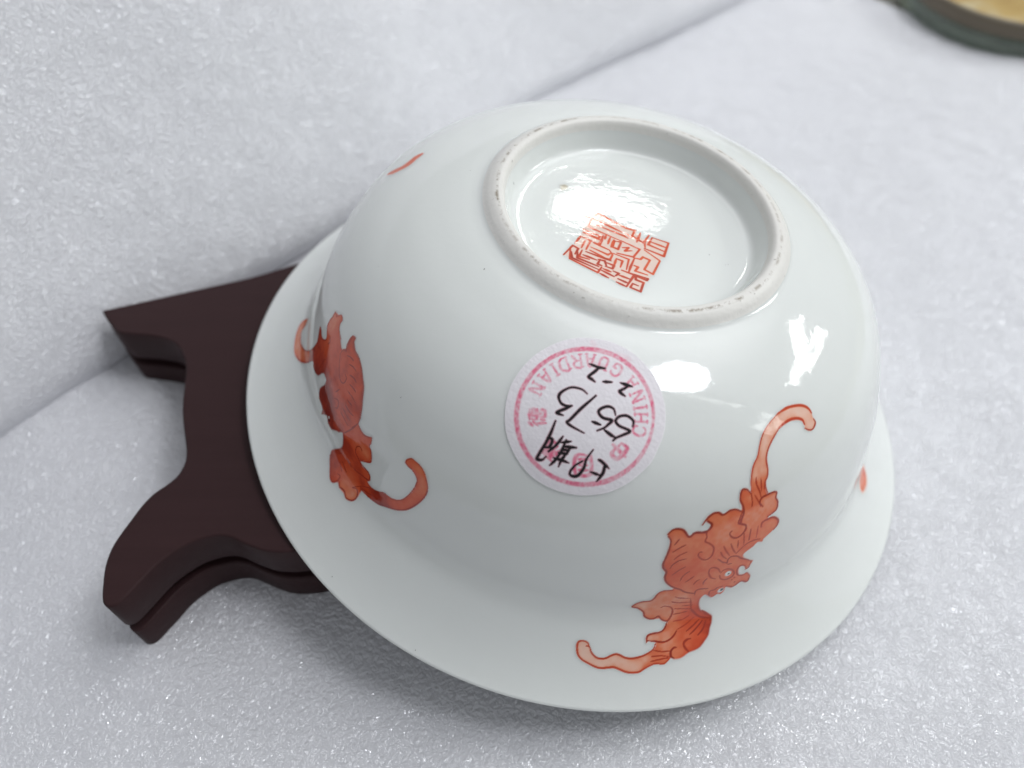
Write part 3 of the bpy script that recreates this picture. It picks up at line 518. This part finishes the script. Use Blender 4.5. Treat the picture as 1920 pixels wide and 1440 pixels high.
PR = catmull(CP)
SA = np.r_[0, np.cumsum(np.hypot(*np.diff(PR, axis=0).T))]
TG = np.gradient(PR, axis=0)
TG /= np.linalg.norm(TG, axis=1)[:, None]

BOWL = Matrix(((-0.9712083, -0.1758238, 0.1607495, 0.0000000), (0.1782288, -0.9839889, 0.0005512, 0.0000000), (0.1580788, 0.0291855, 0.9869951, 0.0084413), (0.0000000, 0.0000000, 0.0000000, 1.0000000)))
bowl = bpy.data.objects.new('porcelain_bowl', None)
col.objects.link(bowl)
bowl.matrix_world = BOWL
tag(bowl, 'white porcelain bowl turned upside down with red painted bats and its foot ring up', 'bowl')

iz = PR[:, 1].argmax()
i0 = np.argmin(np.hypot(PR[:, 0] - 21.25, PR[:, 1] - 37.52))
i1 = iz + np.argmin(abs(PR[iz:, 0] - 18.12))
inner = catmull([(54.9, 0.12), (54.6, -0.05), (54.2, 0.0), (53.2, .4), (50.4, 2.0), (47.2, 4.6), (44.6, 7.4), (43.2, 10), (42.4, 12.6), (41.3, 16), (39.9, 20), (38, 23.6), (35.4, 26.8), (32, 29.3), (27.5, 31), (20, 31.6), (10, 31.7), (0.0, 31.7)], .6)
rim = np.array([(54.98, .32)])
dome = np.vstack([inner[::-1], rim, PR[:i0 + 1]])
V, F = lathe(dome, 512)
link('body', np_mesh('body', V, F), M['glaze'], bowl)
V, F = lathe(PR[i0:i1 + 1], 512)
link('foot_ring', np_mesh('foot_ring', V, F), M['biscuit'], bowl)
V, F = lathe(PR[i1:], 384)
link('base', np_mesh('base', V, F), M['glaze'], bowl)


def surf(th, s, off=0.0):
    r = np.interp(s, SA, PR[:, 0]); z = np.interp(s, SA, PR[:, 1])
    tr = np.interp(s, SA, TG[:, 0]); tz = np.interp(s, SA, TG[:, 1])
    n = np.hypot(tr, tz)
    r = r + off * tz / n; z = z - off * tr / n
    return np.stack([r * np.cos(th), r * np.sin(th), z], -1)


def flat(x, y, off=0.0):
    r = np.hypot(x, y)
    z = np.interp(r, PR[iz:][::-1, 0], PR[iz:][::-1, 1])
    return np.stack([x, y, z + off], -1)


def resample(P, n=4, closed=False):
    """Catmull-Rom through hand-laid brush points"""
    P = np.asarray(P, float)
    if len(P) < 2:
        return P
    Q = np.vstack([P[-1], P, P[0], P[1]]) if closed else np.vstack([2 * P[0] - P[1], P, 2 * P[-1] - P[-2]])
    out = []
    for i in range(1, len(Q) - 2):
        p0, p1, p2, p3 = Q[i - 1:i + 3]
        for t in np.arange(n) / n:
            out.append(.5 * (2 * p1 + (p2 - p0) * t + (2 * p0 - 5 * p1 + 4 * p2 - p3) * t * t + (3 * p1 - p0 - 3 * p2 + p3) * t ** 3))
    if not closed:
        out.append(P[-1])
    return np.array(out)


def seg_dist(X, L, W=None):
    """distance of points X (n,3) to polyline L (k,3); W per-vertex half widths -> also distance / width"""
    best = np.full(len(X), 1e9); rel = np.full(len(X), 1e9)
    for i in range(len(L) - 1):
        a, d = L[i], L[i + 1] - L[i]
        dd = d @ d
        t = np.clip((X - a) @ d / (dd + 1e-12), 0, 1)
        D = np.sqrt(((X - a - t[:, None] * d) ** 2).sum(1))
        np.minimum(best, D, out=best)
        if W is not None:
            np.minimum(rel, D / (W[i] + (W[i + 1] - W[i]) * t), out=rel)
    return best, rel


def inside(U, Vv, P):
    c = np.zeros(len(U), bool)
    x0, y0 = P[:, 0], P[:, 1]
    x1, y1 = np.roll(x0, -1), np.roll(y0, -1)
    for a, b, c_, d in zip(x0, y0, x1, y1):
        if b == d:
            continue
        k_ = ((b > Vv) != (d > Vv)) & (U < (c_ - a) * (Vv - b) / (d - b) + a)
        c ^= k_
    return c


RED = np.array([(0.0, .82, .64, .54), (.25, .85, .53, .41), (.4, .82, .40, .27), (.55, .77, .21, .095), (.7, .71, .125, .048), (.85, .66, .085, .028), (1.0, .44, .045, .018), (1.2, .26, .024, .013)])


def red(d):
    return np.stack([np.interp(d, RED[:, 0], RED[:, k_]) for k_ in (1, 2, 3)], -1)


def strokes_density(X, pos, strokes, dens, cov, rng, soft=.35, amp=.12, straight=False):
    """lay brush strokes onto the fields dens / cov"""
    for w, d_, pts in strokes:
        pts = np.asarray(pts, float)
        q = resample(pts, 4) if len(pts) > 2 else (resample(pts, 3) if len(pts) == 2 else np.vstack([pts, pts + 1e-3]))
        if straight and len(pts) > 2:
            q = pts
        L = pos(q)
        m = np.all((X > L.min(0) - 3 * w) & (X < L.max(0) + 3 * w), axis=1)
        if not m.any():
            continue
        n = len(L)
        u_ = np.linspace(0, 1, n)
        tp = .62 + .38 * np.clip(np.minimum(u_ * 5, (1 - u_) * 4), 0, 1)
        W = w * tp * (1 + .16 * np.interp(u_ * 6, np.arange(8), rng.rand(8) * 2 - 1))
        D, rel = seg_dist(X[m], L, W)
        c_ = 1 - sstep(1 - soft, 1 + soft, rel)
        dd = d_ + amp * (rng.rand() - .5)
        dens[m] = np.where(c_ > 0, np.maximum(dens[m], dens[m] * (1 - c_) + dd * c_), dens[m])
        cov[m] = np.maximum(cov[m], c_)


def paint_mesh(name, X, keepF, colr, alpha, mat, parent):
    used = np.unique(keepF)
    remap = np.full(len(X), -1); remap[used] = np.arange(len(used))
    me = np_mesh(name, X[used] * MM, remap[keepF])
    at = me.attributes.new('paint', 'FLOAT_COLOR', 'POINT')
    at.data.foreach_set('color', np.concatenate([colr[used], alpha[used, None]], 1).astype(np.float32).ravel())
    return link(name, me, mat, parent)


def deco(name, th0, th1, s0, s1, step, D, seed, fill=True, off=.03, heavy=0.0):
    rm = np.interp((s0 + s1) / 2, SA, PR[:, 0])
    nu = int((th1 - th0) * rm / step) + 1; nv = int((s1 - s0) / step) + 1
    TH, SS = np.meshgrid(np.linspace(th0, th1, nu), np.linspace(s0, s1, nv), indexing='ij')
    th, s = TH.ravel(), SS.ravel()
    X = surf(th, s, off)
    rng = np.random.RandomState(seed)
    pos = lambda q: surf(q[:, 0] / 2000, q[:, 1] / 50, off)
    dens = np.zeros(len(X)); cov = np.zeros(len(X))
    white = np.zeros(len(X)); black = np.zeros(len(X))
    if fill:
        O = np.asarray(D['outline'], float)
        O = resample(O, 2, True)
        ins = inside(th * 2000, s * 50, O)
        L = pos(np.vstack([O, O[:1]]))
        dist = np.full(len(X), 9.0)
        near = np.zeros((nu, nv), bool)
        iu = np.clip(((O[:, 0] / 2000 - th0) / (th1 - th0) * nu).astype(int), 0, nu - 1)
        iv = np.clip(((O[:, 1] / 50 - s0) / (s1 - s0) * nv).astype(int), 0, nv - 1)
        for a, b in zip(iu, iv):
            near[max(0, a - 9):a + 10, max(0, b - 9):b + 10] = True
        near = near.ravel()
        dist[near] = seg_dist(X[near], L)[0]
        sd = np.where(ins, dist, -dist)
        cov = sstep(-.13, .16, sd)
        Cn = np.asarray(D['dens'], float)
        Pc = surf(Cn[:, 0] / 2000, Cn[:, 1] / 50, off)
        wsum = np.zeros(len(X)); acc = np.zeros(len(X))
        for p, d_ in zip(Pc, Cn[:, 2]):
            r2 = ((X - p) ** 2).sum(1)
            w_ = 1 / (r2 + 1.2) ** 1.6
            wsum += w_; acc += w_ * d_
        dens = acc / wsum + heavy
        U = th * rm; 
        dens = dens + .07 * vnoise(U / 1.3, s / 1.3, seed) + .04 * vnoise(U / .45, s / .45, seed + 1)
        # pigment pools slightly along the edge of the wash
        dens = dens + .12 * np.exp(-(dist / .35) ** 2) * ins
    strokes_density(X, pos, [(w * 1.05, d_ + .07, p) for w, d_, p in D['strokes']], dens, cov, rng)
    # faint bleed of pigment around the brushwork
    colr = red(np.clip(dens, 0, 1.25))
    for key, cc in (('white', (.78, .78, .76)), ('black', (.02, .02, .022))):
        for q in D.get(key, []):
            p = surf(np.array(q[0] / 2000), np.array(q[1] / 50), off)
            dd = np.sqrt(((X - p) ** 2).sum(1))
            c_ = (1 - sstep(q[2] * .7, q[2] * 1.2, dd))[:, None]
            colr = colr * (1 - c_) + np.array(cc) * c_
            cov = np.maximum(cov, c_[:, 0])
    F = grid_faces(nu, nv)
    keep = F[cov[F].max(1) > .004]
    return paint_mesh(name, X, keep, colr, cov, M['paint'], bowl)


b1 = deco('painted_bat', 1.645, 2.435, 4.2, 40.6, .105, DATA['bat1'], 21)
b1['label'] = 'red painted bat facing the viewer with two round eyes'
b2 = deco('painted_bat', .14, 1.145, 9.0, 30.6, .105, DATA['bat2'], 33, heavy=.15)
b2['label'] = 'red painted bat seen from the side, long tail curling up'
for nm, th0, th1, s0, s1, key, sd in (('painted_bat_wing', 5.98, 6.2, 33.5, 41, 'tip_a', 5), ('painted_bat_wing', 2.6, 2.95, 8, 19, 'tip_b', 6), ('painted_bat_wing', 5.88, 5.98, 2, 5, 'tip_c', 7)):
    deco(nm, th0, th1, s0, s1, .12, {'strokes': [(w * (2.6 if key == 'tip_b' else 2.3), d_ * 1.1, [q for q in p if q[1] < 2200][:]) for w, d_, p in DATA[key]]}, sd, fill=False)

# seal mark on the recessed base
x = np.arange(-5.82, 9.16, .07); y = np.arange(-1.86, 12.82, .07)
XX, YY = np.meshgrid(x, y, indexing='ij')
X = flat(XX.ravel(), YY.ravel(), .025)
pos = lambda q: flat(q[:, 0] / 50, q[:, 1] / 50, .025)
P = np.asarray(DATA['seal_fill'], float)
ins = inside(XX.ravel() * 50, YY.ravel() * 50, P)
dist = seg_dist(X, pos(np.vstack([P, P[:1]])))[0]
cov = sstep(-.1, .15, np.where(ins, dist, -dist)) * .7
dens = np.full(len(X), .15)
strokes_density(X, pos, [(w * 1.5, d_ * .97, p) for w, d_, p in DATA['seal_strokes']], dens, cov, np.random.RandomState(4), straight=True)
dens += .06 * vnoise(X[:, 0] / .7, X[:, 1] / .7, 9)
F = grid_faces(len(x), len(y))
sl = paint_mesh('seal_mark', X, F[cov[F].max(1) > .004], red(np.clip(dens, 0, 1.2)), cov, M['paint'], bowl)
sl['label'] = 'square orange-red seal script mark'

# little kiln specks and iron spots in the glaze
random.seed(8)
V, F = [], []
for th, s in DATA['specks'][:12]:
    th /= 2000; s /= 50
    rr = random.uniform(.035, .085)
    if s > 56:
        p = surf(np.array(th), np.array(s)); c0 = (p[0], p[1])
        pts = [flat(np.array(c0[0] + rr * math.cos(a) * 1.4), np.array(c0[1] + rr * math.sin(a)), .03) for a in np.arange(8) * math.pi / 4]
    else:
        r0 = np.interp(s, SA, PR[:, 0])
        pts = [surf(np.array(th + rr * math.cos(a) / r0), np.array(s + rr * 1.5 * math.sin(a)), .035) for a in np.arange(8) * math.pi / 4]
    F.append(list(range(len(V), len(V) + 8))); V += [tuple(q * MM) for q in pts]
k = NT('kiln_speck'); k.set(Base_Color=(.3, .3, .29, 1), Roughness=.2)
o = link('glaze_specks', np_mesh('glaze_specks', V, F), k.m, bowl)
o['kind'] = 'stuff'
for x_, y_, rr in DATA['spots']:
    x_ /= 50; y_ /= 50
    x = np.linspace(x_ - rr * 2, x_ + rr * 2, 26); y = np.linspace(y_ - rr * 2, y_ + rr * 2, 26)
    XX, YY = np.meshgrid(x, y, indexing='ij')
    X = flat(XX.ravel(), YY.ravel(), .025)
    dd = np.hypot((X[:, 0] - x_) * 1.2, X[:, 1] - y_) / rr * (1 + .3 * vnoise(X[:, 0] * 3, X[:, 1] * 3, 5))
    cov = .75 * (1 - sstep(.45, 1.15, dd))
    F = grid_faces(26, 26)
    paint_mesh('iron_spot', X, F[cov[F].max(1) > .01], np.tile([.42, .34, .19], (len(X), 1)), cov, M['paint'], bowl)


# paper sticker
def sticker():
    c = np.asarray(DATA['st_center'], float)
    Ed = resample(np.asarray(DATA['st_edge'], float), 5, True)
    n = len(Ed)
    rng = np.random.RandomState(2)
    Ed = c + (Ed - c) * (1 + .004 * np.interp(np.arange(n) / n * 30, np.arange(31), np.r_[rng.randn(30), 0]))[:, None]
    f = np.r_[np.linspace(0.004, 1, 130)]
    Q = c + (Ed[:, None] - c) * f[None, :, None]
    X = surf(Q[..., 0] / 2000, Q[..., 1] / 50, .16)
    skirt = surf(Ed[:, 0] / 2000, Ed[:, 1] / 50, -.02)[:, None]
    X = np.concatenate([X, X[:, -1:], skirt], 1)
    k_ = X.shape[1]
    Xf = X.reshape(-1, 3)
    pos = lambda q: surf(q[:, 0] / 2000, q[:, 1] / 50, .16)
    rng = np.random.RandomState(12)
    pk = np.zeros(len(Xf)); pc = np.zeros(len(Xf)); bk = np.zeros(len(Xf)); bc = np.zeros(len(Xf))
    ring = [(0.24 * .85, .62, DATA['st_ring'])]
    for lst, so in ((ring, .35), (DATA['st_pink'], .5), (DATA['st_smear'], .9)):
        for w, d_, pts in lst:
            d0 = np.zeros(len(Xf)); c0 = np.zeros(len(Xf))
            strokes_density(Xf, pos, [(w * 1.45, d_, pts)], d0, c0, rng, so, 0)
            pc = np.maximum(pc, c0 * d_)
    strokes_density(Xf, pos, [(w * 1.08, d_, p) for w, d_, p in DATA['st_black']], bk, bc, rng, .25, 0)
    # the rubber stamp printed unevenly
    grain = .78 + .35 * vnoise(Xf[:, 0] / .22, Xf[:, 1] / .22, 3) + .2 * vnoise(Xf[:, 0] / 1.5, Xf[:, 1] / 1.5, 4)
    pc = np.clip(pc * np.clip(grain, .45, 1.2) * 1.4, 0, .92)
    colr = np.tile([.78, .10, .22], (len(Xf), 1))
    a = pc
    bb = np.clip(bc, 0, 1)
    colr = colr * (1 - bb[:, None]) + np.array([.014, .012, .014]) * bb[:, None]
    al = np.maximum(a, bb)
    me = np_mesh('sticker', Xf * MM, grid_faces(n, k_, True))
    at = me.attributes.new('paint', 'FLOAT_COLOR', 'POINT')
    at.data.foreach_set('color', np.concatenate([colr, al[:, None]], 1).astype(np.float32).ravel())
    o = link('sticker', me, M['paper'], bowl)
    o['label'] = 'round white paper sticker with pink stamp and black handwriting'


sticker()

# ------------------------------------------------------------------ glass jar beyond the foam
jar = bpy.data.objects.new('glass_jar', None)
col.objects.link(jar)
JC = (131.7, 142.7)
jar.location = (JC[0] * MM, JC[1] * MM, -0.0065)
tag(jar, 'greenish glass jar with an amber lid standing beyond the foam sheet', 'jar')
k = NT('green_glass'); k.set(Base_Color=(.58, .68, .58, 1), Roughness=.04, Transmission_Weight=.85, IOR=1.5)
gp = catmull([(0, .3), (21, .3), (25.5, .7), (28.8, 2.2), (30.6, 4.6), (31.2, 7.5), (30.9, 9.8), (30.2, 11.0), (28.0, 11.0), (28.8, 9), (29.0, 7), (28.4, 5), (26, 3.2), (20, 2.6), (0, 2.6)], .8)
V, F = lathe(gp, 128)
link('glass_body', np_mesh('glass_body', V, F), k.m, jar)
k = NT('lid_side'); k.set(Base_Color=(.13, .105, .07, 1), Roughness=.35)
V, F = lathe(catmull([(31.0, 10.7), (31.5, 11.2), (31.6, 12.4), (31.5, 14.0), (31.1, 14.7), (30.2, 14.9), (29.6, 14.6)], .4), 128)
link('lid_rim', np_mesh('lid_rim', V, F), k.m, jar)
k = NT('amber_lid')
co = k.n('TexCoord').outputs['Object']
nz = k.n('TexNoise', Scale=55.0, Detail=3.0, Distortion=.6); k.l(co, nz.inputs['Vector'])
k.l(k.ramp(nz.outputs[0], [(.35, (.40, .26, .085)), (.5, (.50, .35, .125)), (.66, (.56, .49, .32))]), k.b.inputs['Base Color'])
k.set(Roughness=.25)
V, F = lathe(catmull([(30.4, 14.5), (29.8, 14.85), (26, 15.1), (15, 15.4), (0, 15.5)], .8), 128)
link('lid_top', np_mesh('lid_top', V, F), k.m, jar)
